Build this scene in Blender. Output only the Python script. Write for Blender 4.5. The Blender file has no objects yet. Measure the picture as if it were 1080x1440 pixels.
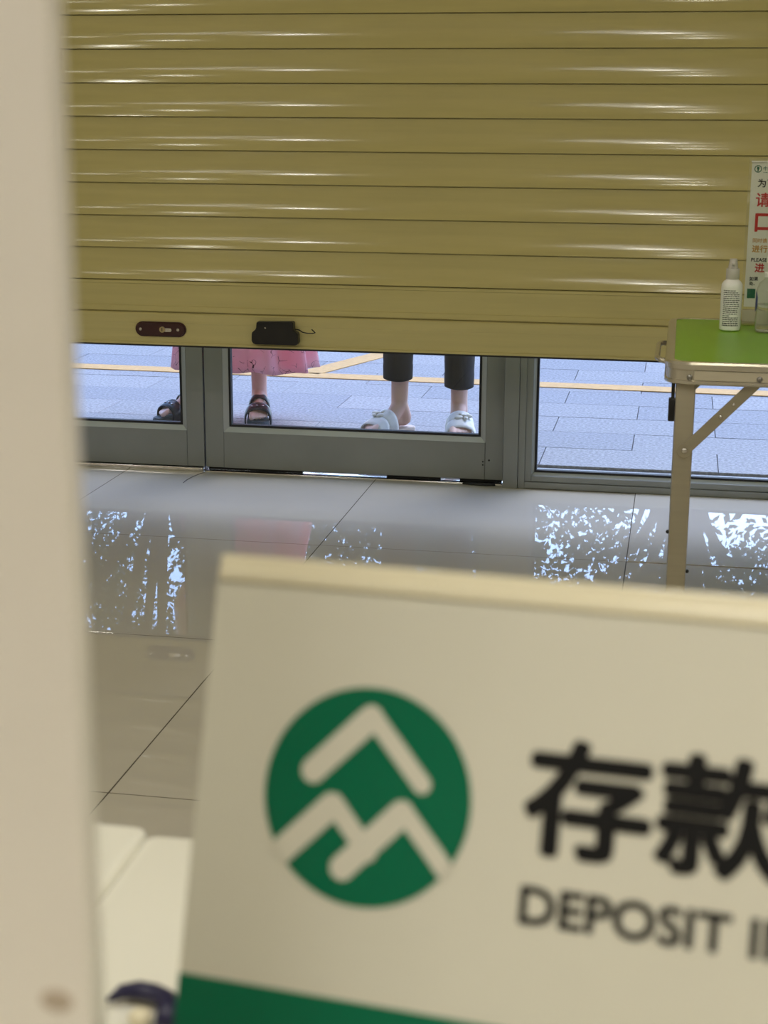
import bpy, bmesh, math, random
import numpy as np
from mathutils import Vector, Matrix
S = bpy.context.scene
C = S.collection
PI = math.pi
random.seed(7)

# ------------------------------------------------------------------ camera
cam_d = bpy.data.cameras.new('camera'); cam = bpy.data.objects.new('camera', cam_d); C.objects.link(cam)
CAM = Vector((0.8969, -3.9381, 1.1071))
RT = Vector((0.98323285, 0.18228073, 0.00518612)); UP = Vector((-0.04945546, 0.23917597, 0.96971594)); FW = Vector((-0.17552013, 0.95371306, -0.24418045))
cam.matrix_world = Matrix(((RT.x, UP.x, -FW.x, CAM.x), (RT.y, UP.y, -FW.y, CAM.y), (RT.z, UP.z, -FW.z, CAM.z), (0, 0, 0, 1)))
cam_d.sensor_fit = 'VERTICAL'; cam_d.sensor_height = 24.0; cam_d.lens = 2232.2 / 1440 * 24.0
cam_d.clip_start = 0.02; cam_d.clip_end = 300
cam_d.dof.use_dof = True; cam_d.dof.focus_distance = 4.9; cam_d.dof.aperture_fstop = 10.0
S.camera = cam
# ------------------------------------------------------------------ world, exposure
S.view_settings.view_transform = 'Standard'; S.view_settings.look = 'None'
S.view_settings.exposure = 0.0; S.view_settings.gamma = 1.0; S.view_settings.use_curve_mapping = False
SKY = 0.70
LAMP = 70.0
DESK_FILL = 150.0
PANEL_FILL = 9.0
w = bpy.data.worlds.new('world'); S.world = w; w.use_nodes = True
nt = w.node_tree; bg = nt.nodes['Background']
sky = nt.nodes.new('ShaderNodeTexSky'); sky.sky_type = 'NISHITA'; sky.sun_disc = False
sky.sun_elevation = math.radians(56); sky.sun_rotation = math.radians(20); sky.dust_density = 1.6; sky.air_density = 1.0; sky.ozone_density = 2.5
tint = nt.nodes.new('ShaderNodeVectorMath'); tint.operation = 'MULTIPLY'; tint.inputs[1].default_value = (.85, .97, 1.2)     # daylight as a camera balanced for warm lamps sees it
nt.links.new(sky.outputs[0], tint.inputs[0]); nt.links.new(tint.outputs[0], bg.inputs[0]); bg.inputs[1].default_value = SKY
try:
    S.cycles.use_denoising = True
    S.cycles.max_bounces = 10; S.cycles.transparent_max_bounces = 24; S.cycles.caustics_refractive = False; S.cycles.caustics_reflective = False
except Exception: pass

# ------------------------------------------------------------------ helpers
def lin(c):
    return tuple(((v / 255) / 12.92 if v / 255 <= .04045 else ((v / 255 + .055) / 1.055) ** 2.4) for v in c)
MATS = {}
def mat(name, col, rough=.5, metal=0., var=.0, scale=8., bump=0., bscale=60., spec=.5, coat=0., trans=0., stretch=None, sss=0.):
    m = bpy.data.materials.new(name); m.use_nodes = True; t = m.node_tree; b = t.nodes['Principled BSDF']
    b.inputs['Base Color'].default_value = (*col, 1); b.inputs['Roughness'].default_value = rough; b.inputs['Metallic'].default_value = metal
    b.inputs['Specular IOR Level'].default_value = spec; b.inputs['Coat Weight'].default_value = coat; b.inputs['Coat Roughness'].default_value = .05
    b.inputs['Transmission Weight'].default_value = trans
    if sss: b.inputs['Subsurface Weight'].default_value = sss; b.inputs['Subsurface Radius'].default_value = (.01, .004, .002)
    tc = t.nodes.new('ShaderNodeTexCoord'); src = tc.outputs['Object']
    if stretch:
        mp = t.nodes.new('ShaderNodeMapping'); mp.inputs['Scale'].default_value = stretch; t.links.new(src, mp.inputs[0]); src = mp.outputs[0]
    if var:
        n = t.nodes.new('ShaderNodeTexNoise'); n.inputs['Scale'].default_value = scale; n.inputs['Detail'].default_value = 5; t.links.new(src, n.inputs['Vector'])
        r = t.nodes.new('ShaderNodeMapRange'); r.inputs[1].default_value = .3; r.inputs[2].default_value = .7; r.inputs[3].default_value = 1 - var; r.inputs[4].default_value = 1 + var
        t.links.new(n.outputs[0], r.inputs[0])
        mx = t.nodes.new('ShaderNodeVectorMath'); mx.operation = 'SCALE'; mx.inputs[0].default_value = col; t.links.new(r.outputs[0], mx.inputs['Scale'])
        t.links.new(mx.outputs[0], b.inputs['Base Color'])
    if bump:
        n2 = t.nodes.new('ShaderNodeTexNoise'); n2.inputs['Scale'].default_value = bscale; n2.inputs['Detail'].default_value = 3; t.links.new(src, n2.inputs['Vector'])
        bp = t.nodes.new('ShaderNodeBump'); bp.inputs['Strength'].default_value = bump; bp.inputs['Distance'].default_value = .004
        t.links.new(n2.outputs[0], bp.inputs['Height']); t.links.new(bp.outputs[0], b.inputs['Normal'])
    MATS[name] = m
    return m
def glass_mat(name, tint=(1, 1, 1), ior=1.5):
    m = bpy.data.materials.new(name); m.use_nodes = True; t = m.node_tree; t.nodes.clear()
    o = t.nodes.new('ShaderNodeOutputMaterial'); a = t.nodes.new('ShaderNodeBsdfTransparent'); a.inputs[0].default_value = (*tint, 1)
    g = t.nodes.new('ShaderNodeBsdfGlossy'); g.inputs['Roughness'].default_value = 0.0
    f = t.nodes.new('ShaderNodeFresnel'); ge = t.nodes.new('ShaderNodeNewGeometry'); mr = t.nodes.new('ShaderNodeMapRange')   # the same reflectance on both faces
    mr.inputs[3].default_value = ior; mr.inputs[4].default_value = 1 / ior; t.links.new(ge.outputs['Backfacing'], mr.inputs[0]); t.links.new(mr.outputs[0], f.inputs[0]); x = t.nodes.new('ShaderNodeMixShader')
    t.links.new(f.outputs[0], x.inputs[0]); t.links.new(a.outputs[0], x.inputs[1]); t.links.new(g.outputs[0], x.inputs[2]); t.links.new(x.outputs[0], o.inputs[0])
    return m
def V(*a): return Vector(a)

def link(name, me, m=None, parent=None):
    o = bpy.data.objects.new(name, me); C.objects.link(o)
    if m is not None and not me.materials:
        for q in (m if isinstance(m, (list, tuple)) else [m]): me.materials.append(q)
    if parent is not None:
        o.parent = parent; o.matrix_parent_inverse = base_of(parent).inverted()
    return o
BASE = {}
def base_of(o):
    mtx = Matrix.Translation(o.location) if o.parent is None else Matrix.Identity(4)
    return mtx
def bm_obj(name, bm, m=None, parent=None, smooth=False, angle=None):
    bmesh.ops.recalc_face_normals(bm, faces=bm.faces)
    me = bpy.data.meshes.new(name); bm.to_mesh(me); bm.free()
    if smooth: me.shade_smooth()
    if angle is not None:
        me.shade_smooth(); me.set_sharp_from_angle(angle=math.radians(angle))
    return link(name, me, m, parent)
def py_obj(name, vs, fs, m=None, parent=None, smooth=False):
    me = bpy.data.meshes.new(name); me.from_pydata([tuple(v) for v in vs], [], fs); me.validate()
    if smooth: me.shade_smooth()
    return link(name, me, m, parent)
def empty(name, loc=(0, 0, 0)):
    o = bpy.data.objects.new(name, None); C.objects.link(o); o.location = loc; o.empty_display_size = .05
    return o
def tag(o, label=None, cat=None, group=None, kind=None):
    for k, v in (('label', label), ('category', cat), ('group', group), ('kind', kind)):
        if v: o[k] = v
    return o
def thing(name, loc, label, cat, group=None): return tag(empty(name, loc), label, cat, group)

def add_box(bm, x0, x1, y0, y1, z0, z1, bev=0., seg=2):
    r = bmesh.ops.create_cube(bm, size=1); vs = r['verts']
    for v in vs: v.co = V((x0 + x1) / 2 + v.co.x * (x1 - x0), (y0 + y1) / 2 + v.co.y * (y1 - y0), (z0 + z1) / 2 + v.co.z * (z1 - z0))
    if bev:
        es = list({e for v in vs for e in v.link_edges})
        bmesh.ops.bevel(bm, geom=es, offset=bev, segments=seg, profile=.5, affect='EDGES')
def box(name, x0, x1, y0, y1, z0, z1, m, parent=None, bev=0., seg=2):
    bm = bmesh.new(); add_box(bm, x0, x1, y0, y1, z0, z1, bev, seg)
    return bm_obj(name, bm, m, parent, angle=35 if bev else None)
def orient(d):
    d = d.normalized(); return d.to_track_quat('Z', 'Y').to_matrix().to_4x4()
def add_cyl(bm, a, b, r1, r2=None, seg=20, caps=True):
    a = Vector(a); b = Vector(b); r2 = r1 if r2 is None else r2
    bmesh.ops.create_cone(bm, cap_ends=caps, segments=seg, radius1=r1, radius2=r2, depth=(b - a).length, matrix=Matrix.Translation((a + b) / 2) @ orient(b - a))
def cyl(name, a, b, r1, m, parent=None, r2=None, seg=20):
    bm = bmesh.new(); add_cyl(bm, a, b, r1, r2, seg); return bm_obj(name, bm, m, parent, angle=40)
def add_ball(bm, c, r, sc=(1, 1, 1), sub=2, rot=None):
    M = Matrix.Translation(c)
    if rot: M = M @ rot
    bmesh.ops.create_icosphere(bm, subdivisions=sub, radius=r, matrix=M @ Matrix.Diagonal((*sc, 1)))
def add_cap(bm, a, b, r1, r2):
    a = Vector(a); b = Vector(b)
    add_ball(bm, a, r1); add_ball(bm, b, r2)
    if (b - a).length > 1e-4: add_cyl(bm, a, b, r1, r2, 20)
def lathe(name, prof, c, m, parent=None, seg=32, sx=1., sy=1., angle=40):
    vs, fs = [], []
    for r, z in prof:
        for k in range(seg):
            a = 2 * PI * k / seg; vs.append((c[0] + r * math.cos(a) * sx, c[1] + r * math.sin(a) * sy, c[2] + z))
    for i in range(len(prof) - 1):
        for k in range(seg):
            fs.append((i * seg + k, i * seg + (k + 1) % seg, (i + 1) * seg + (k + 1) % seg, (i + 1) * seg + k))
    fs.append(tuple(range(seg))[::-1]); fs.append(tuple((len(prof) - 1) * seg + k for k in range(seg)))
    o = py_obj(name, vs, fs, m, parent); o.data.shade_smooth(); o.data.set_sharp_from_angle(angle=math.radians(angle)); return o
def prism_x(name, prof, x0, x1, m, parent=None, angle=20):
    """closed (y,z) profile run along x"""
    n = len(prof); vs = [(x0, y, z) for y, z in prof] + [(x1, y, z) for y, z in prof]
    fs = [(i, (i + 1) % n, n + (i + 1) % n, n + i) for i in range(n)] + [tuple(range(n))[::-1], tuple(range(n, 2 * n))]
    bm = bmesh.new(); bv = [bm.verts.new(v) for v in vs]
    for f in fs: bm.faces.new([bv[i] for i in f])
    return bm_obj(name, bm, m, parent, angle=angle)
def tube(name, pts, r, m, parent=None, seg=10):
    bm = bmesh.new(); tube_bm(bm, pts, r, seg); return bm_obj(name, bm, m, parent, smooth=True)
def tube_bm(bm, pts, r, seg=10):
    pts = [Vector(p) for p in pts]; rs = r if isinstance(r, (list, tuple)) else [r] * len(pts); rings = []
    for i, p in enumerate(pts):
        d = (pts[min(i + 1, len(pts) - 1)] - pts[max(i - 1, 0)]).normalized(); M = orient(d)
        rings.append([bm.verts.new(p + M @ V(rs[i] * math.cos(2 * PI * k / seg), rs[i] * math.sin(2 * PI * k / seg), 0)) for k in range(seg)])
    for a, b in zip(rings, rings[1:]):
        for k in range(seg): bm.faces.new((a[k], a[(k + 1) % seg], b[(k + 1) % seg], b[k]))
    bm.faces.new(rings[0][::-1]); bm.faces.new(rings[-1])
def text_mesh(s, bold=0., spacing=1.):
    cu = bpy.data.curves.new('lettering', 'FONT'); cu.body = s; cu.offset = bold; cu.size = 1; cu.resolution_u = 4; cu.space_character = spacing
    o = bpy.data.objects.new('tmp', cu); C.objects.link(o)
    me = bpy.data.meshes.new_from_object(o.evaluated_get(bpy.context.evaluated_depsgraph_get()))
    bpy.data.objects.remove(o); bpy.data.curves.remove(cu)
    return me
def put_text(name, s, frame, u0, u1, v0, v1, m, parent, bold=0., off=.0003, spacing=1., fat=0.):
    """letters of s fitted into the rectangle u0..u1 x v0..v1 of a plane frame (O,U,V,N)"""
    O, U, Vv, N = frame; me = text_mesh(s, bold, spacing); me.materials.clear()
    if fat:                                                       # heavier strokes: the outline struck several times round its own place
        bm = bmesh.new()
        for k in range(9):
            bm.from_mesh(me); bm.verts.ensure_lookup_table(); n = len(me.vertices)
            a = 2 * PI * k / 8; d = V(math.cos(a), math.sin(a), 0) * (fat if k < 8 else 0)
            for v in bm.verts[-n:]: v.co += d; v.co.z = k * 8e-6
        bm.to_mesh(me); bm.free()
    xs = [v.co.x for v in me.vertices]; ys = [v.co.y for v in me.vertices]
    ax, bx, ay, by = min(xs), max(xs), min(ys), max(ys)
    for v in me.vertices:
        a = u0 + (v.co.x - ax) / (bx - ax) * (u1 - u0); b = v0 + (v.co.y - ay) / (by - ay) * (v1 - v0)
        v.co = O + U * a + Vv * b + N * (off + v.co.z)
    return link(name, me, m, parent)
def fit_w(s, h, bold=0.):
    me = text_mesh(s, bold); xs = [v.co.x for v in me.vertices]; ys = [v.co.y for v in me.vertices]
    r = (max(xs) - min(xs)) / (max(ys) - min(ys)) * h; bpy.data.meshes.remove(me); return r
def quad_plate(name, frame, u0, u1, v0, v1, d0, d1, m, parent, bev=0.):
    """a plate on a plane frame between heights d0 and d1 along the normal"""
    O, U, Vv, N = frame; bm = bmesh.new(); add_box(bm, u0, u1, v0, v1, d0, d1, bev)
    for v in bm.verts: v.co = O + U * v.co.x + Vv * v.co.y + N * v.co.z
    return bm_obj(name, bm, m, parent, angle=35 if bev else None)

def round_rect(x0, x1, y0, y1, r, seg=6):
    pts = []
    for cx, cy, a0 in ((x1 - r, y1 - r, 0), (x0 + r, y1 - r, PI / 2), (x0 + r, y0 + r, PI), (x1 - r, y0 + r, 1.5 * PI)):
        for k in range(seg + 1): a = a0 + PI / 2 * k / seg; pts.append((cx + r * math.cos(a), cy + r * math.sin(a)))
    return pts
def ring_sweep(name, x0, x1, y0, y1, R, prof, m, parent, seg=8):
    """sweep (inset, z) profile round a rounded rectangle; closed profile"""
    n = None; vs = []; fs = []
    for d, z in prof:
        p = round_rect(x0 + d, x1 - d, y0 + d, y1 - d, max(R - d, .002), seg); n = len(p); vs += [(x, y, z) for x, y in p]
    k = len(prof)
    for i in range(k):
        a, b = i * n, ((i + 1) % k) * n
        for j in range(n): fs.append((a + j, a + (j + 1) % n, b + (j + 1) % n, b + j))
    bm = bmesh.new(); bv = [bm.verts.new(v) for v in vs]
    for f in fs: bm.faces.new([bv[i] for i in f])
    return bm_obj(name, bm, m, parent, angle=25)

# ------------------------------------------------------------------ materials
def floor_mat():
    m = mat('polished_tile', lin((204, 197, 182)), .008, var=.035, scale=3., spec=.5); return m
M_tile = floor_mat()
M_grout = mat('grout', lin((70, 60, 42)), .9, var=.1)
M_wall = mat('wall_paint', lin((215, 208, 192)), .7, var=.03)
M_ceil = mat('ceiling_paint', lin((225, 220, 205)), .8, var=.02)
M_slat = mat('cream_slat', lin((200, 188, 124)), .125, var=.05, scale=5., spec=.55, stretch=(.6, 1, 9))
M_bar = mat('cream_bar', lin((200, 188, 126)), .24, var=.05, scale=5., spec=.5, stretch=(.5, 1, 12))
M_dark = mat('black_rubber', lin((22, 21, 20)), .6, var=.1)
M_black = mat('black_plastic', lin((20, 19, 19)), .35, var=.1)
M_lock = mat('dark_brown_plate', lin((58, 26, 26)), .3, var=.1)
M_rivet = mat('dull_rivet', (.3, .29, .27), .35, 1., var=.05)
M_steel = mat('steel', (.62, .6, .57), .22, 1., var=.06, scale=30)
M_alu_frame = mat('grey_aluminium', lin((136, 138, 133)), .42, .35, var=.05, scale=6, bump=.03)
M_bead = mat('pale_aluminium', lin((172, 174, 170)), .35, .35, var=.04)
M_glass = glass_mat('window_glass', (.96, .97, .97))
M_chrome = mat('threshold_metal', (.72, .7, .68), .16, 1., var=.15, scale=40, bump=.1, bscale=30)
def paver_mat(name, col):
    m = mat(name, col, .75, var=.34, scale=95, bump=.25, bscale=220, spec=.3); return m
M_pav = [paver_mat('grey_granite', lin(c)) for c in ((154, 153, 154), (148, 148, 151), (160, 158, 158))]
M_bed = mat('mortar_bed', lin((104, 102, 102)), .95, var=.1, scale=40)
M_yellow = mat('ochre_line_paint', lin((212, 166, 100)), .7, var=.1, scale=40)
M_road = mat('asphalt', lin((120, 120, 124)), .9, var=.1, scale=6)
M_alu = mat('satin_aluminium', lin((172, 164, 142)), .36, .6, var=.03, scale=20, stretch=(.2, 1, 6))
M_alu_side = mat('pale_anodised', lin((205, 196, 172)), .38, .3, var=.03, scale=20, stretch=(.2, 1, 6))
M_alu_edge = mat('bright_aluminium', lin((205, 198, 180)), .26, .7, var=.03)
M_green = mat('green_laminate', lin((132, 190, 14)), .3, var=.03, spec=.5)
M_white_pl = mat('white_plastic', lin((250, 248, 242)), .35, var=.01)
M_cap = mat('frosted_cap', lin((222, 216, 204)), .3, var=.02, trans=.25)
M_ink = mat('black_ink', lin((14, 13, 13)), .6, var=.05, spec=.25)
M_gel = mat('clear_gel', (.93, .97, .93), .05, trans=.95, var=.01); M_gel.node_tree.nodes['Principled BSDF'].inputs['IOR'].default_value = 1.36
M_blue = mat('blue_label_print', lin((38, 58, 128)), .4, var=.05)
M_card = mat('poster_card', lin((222, 220, 205)), .5, var=.02)
M_acry = glass_mat('clear_acrylic', (.985, .99, .985), 1.45)
M_red = mat('red_ink', lin((178, 30, 22)), .5, var=.05)
M_amber = mat('amber_ink', lin((186, 132, 28)), .5, var=.05)
M_gink = mat('dark_green_ink', lin((14, 92, 62)), .5, var=.05)
M_desk = mat('white_desk_gloss', lin((250, 247, 234)), .16, var=.015, scale=4, spec=.5)
M_panel = mat('white_board', lin((226, 219, 208)), .38, var=.025, scale=7)
M_pedge = mat('white_board_edge', lin((236, 232, 220)), .3, var=.02)
M_smudge = mat('smudge', lin((176, 160, 140)), .6, var=.1, scale=60)
M_holder = mat('sign_acrylic', lin((226, 217, 188)), .12, var=.01, spec=.5)
M_paper = mat('sign_card', lin((211, 207, 190)), .2, var=.02, scale=6, coat=.2)
M_sgreen = mat('sign_green', lin((0, 102, 70)), .3, var=.03, spec=.3)
M_navy = mat('navy_plastic', lin((30, 28, 66)), .35, var=.05)
M_cream = mat('cream_plastic', lin((236, 226, 196)), .4, var=.03)
M_skin = mat('skin', lin((232, 190, 172)), .5, var=.06, scale=25, sss=.12)
M_hair = mat('dark_hair', lin((30, 24, 22)), .45, var=.2, scale=60)
M_trouser = mat('black_cotton', lin((30, 28, 30)), .85, var=.15, scale=40, bump=.1)
M_shirt = mat('grey_cotton', lin((150, 150, 155)), .85, var=.08, bump=.1)
M_sandal = mat('black_leather', lin((26, 28, 32)), .32, var=.25, scale=90)
M_sole = mat('dark_grey_sole', lin((66, 74, 80)), .7, var=.1)
M_wsandal = mat('white_leather', lin((226, 222, 214)), .45, var=.04)
M_wsole = mat('cream_sole', lin((214, 200, 190)), .6, var=.05)
M_leaf = mat('leaf_green', lin((52, 78, 36)), .5, var=.3, scale=3)
M_bark = mat('bark', lin((84, 74, 64)), .9, var=.25, scale=14, bump=.5, bscale=20)
M_house = mat('housing_white', lin((230, 228, 222)), .4, var=.01)
M_fac = mat('facade_render', lin((190, 186, 178)), .8, var=.05)
def emit(name, col, s):
    m = bpy.data.materials.new(name); m.use_nodes = True; t = m.node_tree; t.nodes.clear()
    o = t.nodes.new('ShaderNodeOutputMaterial'); e = t.nodes.new('ShaderNodeEmission'); e.inputs[0].default_value = (*col, 1); e.inputs[1].default_value = s
    t.links.new(e.outputs[0], o.inputs[0]); return m
M_lamp = emit('lamp_diffuser', (1., .97, .84), LAMP)
M_dfill = emit('desk_fill_diffuser', (1., .97, .87), DESK_FILL)
M_pfill = emit('panel_fill_diffuser', (1., .98, .94), PANEL_FILL)

# ------------------------------------------------------------------ room shell
RX0, RX1, RY0, RZ = -4.2, 5.4, -7.2, 2.9
fl = box('floor', RX0, RX1, RY0, .86, -.12, -.0002, M_grout); tag(fl, kind='structure')
tile_me = {}
bm = bmesh.new(); add_box(bm, -.39875, .39875, -.39875, .39875, -.0065, 0, .0002, 1)
me_tile = bpy.data.meshes.new('tile'); bm.to_mesh(me_tile); bm.free(); me_tile.materials.append(M_tile)
for i in range(-5, 7):
    for j in range(-9, 1):
        o = bpy.data.objects.new('tile', me_tile); C.objects.link(o); o.parent = fl
        x, y = i * .8 + .4, j * .8 + .4
        if x + .4 > RX1 + .5 or x - .4 < RX0 - .5: continue
        o.location = (x, y, 0); k = .00022
        o.rotation_euler = (random.uniform(-k, k), random.uniform(-k, k), 0)
        if i == 1 and j == 0: o.location.z = .0016; o.rotation_euler = (-.0011, .0004, 0)
        if i == 0 and j == 0: o.rotation_euler = (.0003, 0, 0)
tag(box('ceiling', RX0, RX1, RY0, .95, RZ, RZ + .1, M_ceil), kind='structure')
tag(box('wall_left', RX0 - .1, RX0, RY0, .95, -.1, RZ, M_wall), kind='structure')
tag(box('wall_right', RX1, RX1 + .1, RY0, .95, -.1, RZ, M_wall), kind='structure')
tag(box('wall_back', RX0 - .1, RX1 + .1, RY0 - .1, RY0, -.1, RZ, M_wall), kind='structure')
bm = bmesh.new()
add_box(bm, RX0, -3.02, .74, .95, -.05, RZ); add_box(bm, 2.52, RX1, .74, .95, -.05, RZ); add_box(bm, -3.02, 2.52, .74, .95, 2.42, RZ)
tag(bm_obj('wall_front', bm, M_wall), kind='structure')
# upper storeys of the building outside: they shade the pavement by the door
tag(box('wall_facade', -12, 12, .3, .95, RZ + .1, 11, M_fac), kind='structure')
tag(box('trim_1', -3.02, 2.52, .72, .9, -.05, -.004, M_dark), kind='structure')     # dark threshold channel

# ------------------------------------------------------------------ doors and fixed lights
def bead(name, x0, x1, z0, z1, side, yf, yb, m, parent, top=None):
    """sloped glazing bead along one side of the glass opening: outer edge on the frame face yf, inner edge at depth yb"""
    a = .016
    X0, X1, Z0, Z1 = x0, x1, z0, z1
    L = {'left': [(X0 - a, yf, Z0 - a), (X0, yb, Z0), (X0, yb, Z1), (X0 - a, yf, Z1 + a)],
         'right': [(X1 + a, yf, Z0 - a), (X1, yb, Z0), (X1, yb, Z1), (X1 + a, yf, Z1 + a)],
         'bottom': [(X0 - a, yf, Z0 - a), (X0, yb, Z0), (X1, yb, Z0), (X1 + a, yf, Z0 - a)],
         'top': [(X0 - a, yf, Z1 + a), (X0, yb, Z1), (X1, yb, Z1), (X1 + a, yf, Z1 + a)]}[side]
    vs = L + [(p[0], .84, p[2]) for p in L]
    bm = bmesh.new(); b = [bm.verts.new(v) for v in vs]
    for f in ((0, 1, 2, 3), (4, 5, 6, 7), (0, 1, 5, 4), (1, 2, 6, 5), (2, 3, 7, 6), (3, 0, 4, 7)): bm.faces.new([b[i] for i in f])
    return bm_obj(name, bm, m, parent)
def glazing(root, x0, x1, z0, z1, yf, yb, gasket=.007):
    for s in ('left', 'right', 'bottom', 'top'): bead('glazing_bead', x0 - gasket, x1 + gasket, z0 - gasket, z1 + gasket, s, yf, yb, M_bead, root)
    g = gasket
    for (a, b, c, d) in ((x0 - g, x0, z0 - g, z1 + g), (x1, x1 + g, z0 - g, z1 + g), (x0, x1, z0 - g, z0), (x0, x1, z1, z1 + g)):
        box('gasket', a, b, yb - .001, yb + .02, c, d, M_dark, root)
    box('glass_pane', x0 - .004, x1 + .004, yb + .006, yb + .011, z0 - .004, z1 + .004, M_glass, root)
def leaf(name, x0, x1, gx0, gx1):
    r = empty(name, (x0, .8, 0)); tag(r, kind='structure')
    yf, yb, a = .795, .806, .023
    zg0, zg1 = .152, 2.2
    box('stile', x0, gx0 - a, yf, .845, .014, 2.36, M_alu_frame, r, .0012, 1)
    box('stile', gx1 + a, x1, yf, .845, .014, 2.36, M_alu_frame, r, .0012, 1)
    box('bottom_rail', gx0 - a + .0005, gx1 + a - .0005, yf, .845, .014, zg0 - a, M_alu_frame, r, .0008, 1)
    box('top_rail', gx0 - a + .0005, gx1 + a - .0005, yf, .845, zg1 + a, 2.36, M_alu_frame, r, .0008, 1)
    glazing(r, gx0, gx1, zg0, zg1, yf, yb)
    return r
d1 = leaf('door_1', -1.512, -.5535, -1.425, -.632)
d2 = leaf('door_2', -.5485, .3955, -.4655, .3165)
# seals and light gap under the leaves
box('bottom_seal', -.545, -.24, .815, .83, .003, .014, M_dark, d2)
box('bottom_seal', .03, .2, .815, .83, .003, .014, M_dark, d2)
box('bottom_seal', .26, .39, .815, .83, .003, .014, M_dark, d2)
box('bottom_seal', -1.5, -.56, .815, .83, .004, .014, M_dark, d1)
cyl('screw', (.352, .794, .075), (.352, .796, .075), .003, M_dark, d2); cyl('screw', (.333, .794, .070), (.333, .796, .070), .0025, M_dark, d2)
cyl('screw', (.333, .794, .06), (.333, .796, .06), .0025, M_dark, d2)
box('push_handle', -.532, -.512, .755, .775, .9, 1.3, M_steel, d2, .004); box('push_handle', -.59, -.57, .755, .775, .9, 1.3, M_steel, d1, .004)
for (px, dd) in ((-.522, d2), (-.58, d1)):
    for z in (.95, 1.25): cyl('handle_post', (px, .77, z), (px, .8, z), .006, M_steel, dd)
def fixed(name, x0, x1, mull_right=False):
    r = empty(name, (x0, .76, 0)); tag(r, kind='structure')
    s = -1 if mull_right else 1
    xa = x1 if mull_right else x0
    def bx(nm, a, b, yf, z0, z1, m): 
        lo, hi = sorted((xa + s * a, xa + s * b)); return box(nm, lo, hi, yf, .845, z0, z1, m, r, .0008, 1)
    xo = x0 if mull_right else x1
    bx('mullion', 0, .0445, .752, .0, 2.41, M_alu_frame)
    bx('mullion_step', .0452, .0655, .757, .0, 2.41, M_alu_frame)
    L = abs(x1 - x0)
    bx('sill', .0655, L - .05, .757, .002, .0215, M_alu_frame)
    bx('stile', .0655, .0855, .762, .0225, 2.36, M_alu_frame)
    bx('bottom_rail', .0858, L - .07, .762, .0225, .0395, M_alu_frame)
    bx('stile', L - .07, L - .05, .762, .0225, 2.36, M_alu_frame); bx('mullion', L - .05, L, .752, 0, 2.41, M_alu_frame)
    bx('top_rail', .0655, L - .05, .762, 2.3, 2.36, M_alu_frame); bx('head', .0455, L - .05, .757, 2.36, 2.41, M_alu_frame)
    g0, g1 = sorted((xa + s * .1, xa + s * (L - .09)))
    glazing(r, g0, g1, .0545, 2.28, .764, .782, .0065)
    return r
fixed('window_1', .3995, 2.5)
fixed('window_2', -3.0, -1.516, True)
tag(box('trim_2', -1.516, .399, .76, .845, 2.365, 2.42, M_alu_frame), kind='structure')
# bright threshold strip under the left leaf, narrower strip under the right one
tag(box('trim_3', -1.512, -.556, .782, .808, -.004, .012, M_chrome, None, .002), kind='structure')
tag(box('trim_4', -.55, .396, .79, .836, -.004, .0025, M_chrome, None, .001), kind='structure')

# ------------------------------------------------------------------ pavement outside
pv = box('pavement', -9, 9, .9, 8.2, -.14, -.008, M_bed); tag(pv, kind='structure')
PL, PW = .5725, .2858
bm = bmesh.new(); add_box(bm, -PL / 2 + .0014, PL / 2 - .0014, -PW / 2 + .0014, PW / 2 - .0014, -.009, 0, .0012, 1)
me_p = []
for m in M_pav:
    me = bpy.data.meshes.new('paver'); bm.to_mesh(me); me.materials.append(m); me_p.append(me)
bm.free()
for j in range(-1, 13):
    yc = 1.248 + j * PW
    off = .478 if j % 2 == 0 else .768
    for i in range(-8, 7):
        xc = off + PL / 2 + i * PL
        if abs(xc) > 3.4 or yc - PW / 2 < .9: continue
        o = bpy.data.objects.new('paver', random.choice(me_p)); C.objects.link(o); o.parent = pv
        o.location = (xc, yc, random.uniform(-.0008, .0008)); o.rotation_euler = (random.uniform(-.002, .002), random.uniform(-.001, .001), 0)
def strip(name, pts, wd):
    a, b = V(*pts[0], 0), V(*pts[1], 0); d = (b - a).normalized(); n = V(-d.y, d.x, 0) * wd / 2
    vs = [a - n, b - n, b + n, a + n]; vs = [(v.x, v.y, .001) for v in vs] + [(v.x, v.y, .004) for v in vs]
    py_obj(name, vs, [(3, 2, 1, 0), (4, 5, 6, 7), (0, 1, 5, 4), (1, 2, 6, 5), (2, 3, 7, 6), (3, 0, 4, 7)], M_yellow, pv)
strip('painted_line', ((-3.4, 2.775), (3.4, 2.575)), .12)
strip('painted_line', ((-.675, 2.74), (-.33, 3.75)), .11)
tag(box('ground', -60, 60, 8.2, 70, -.14, -.02, M_road), kind='structure')

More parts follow.
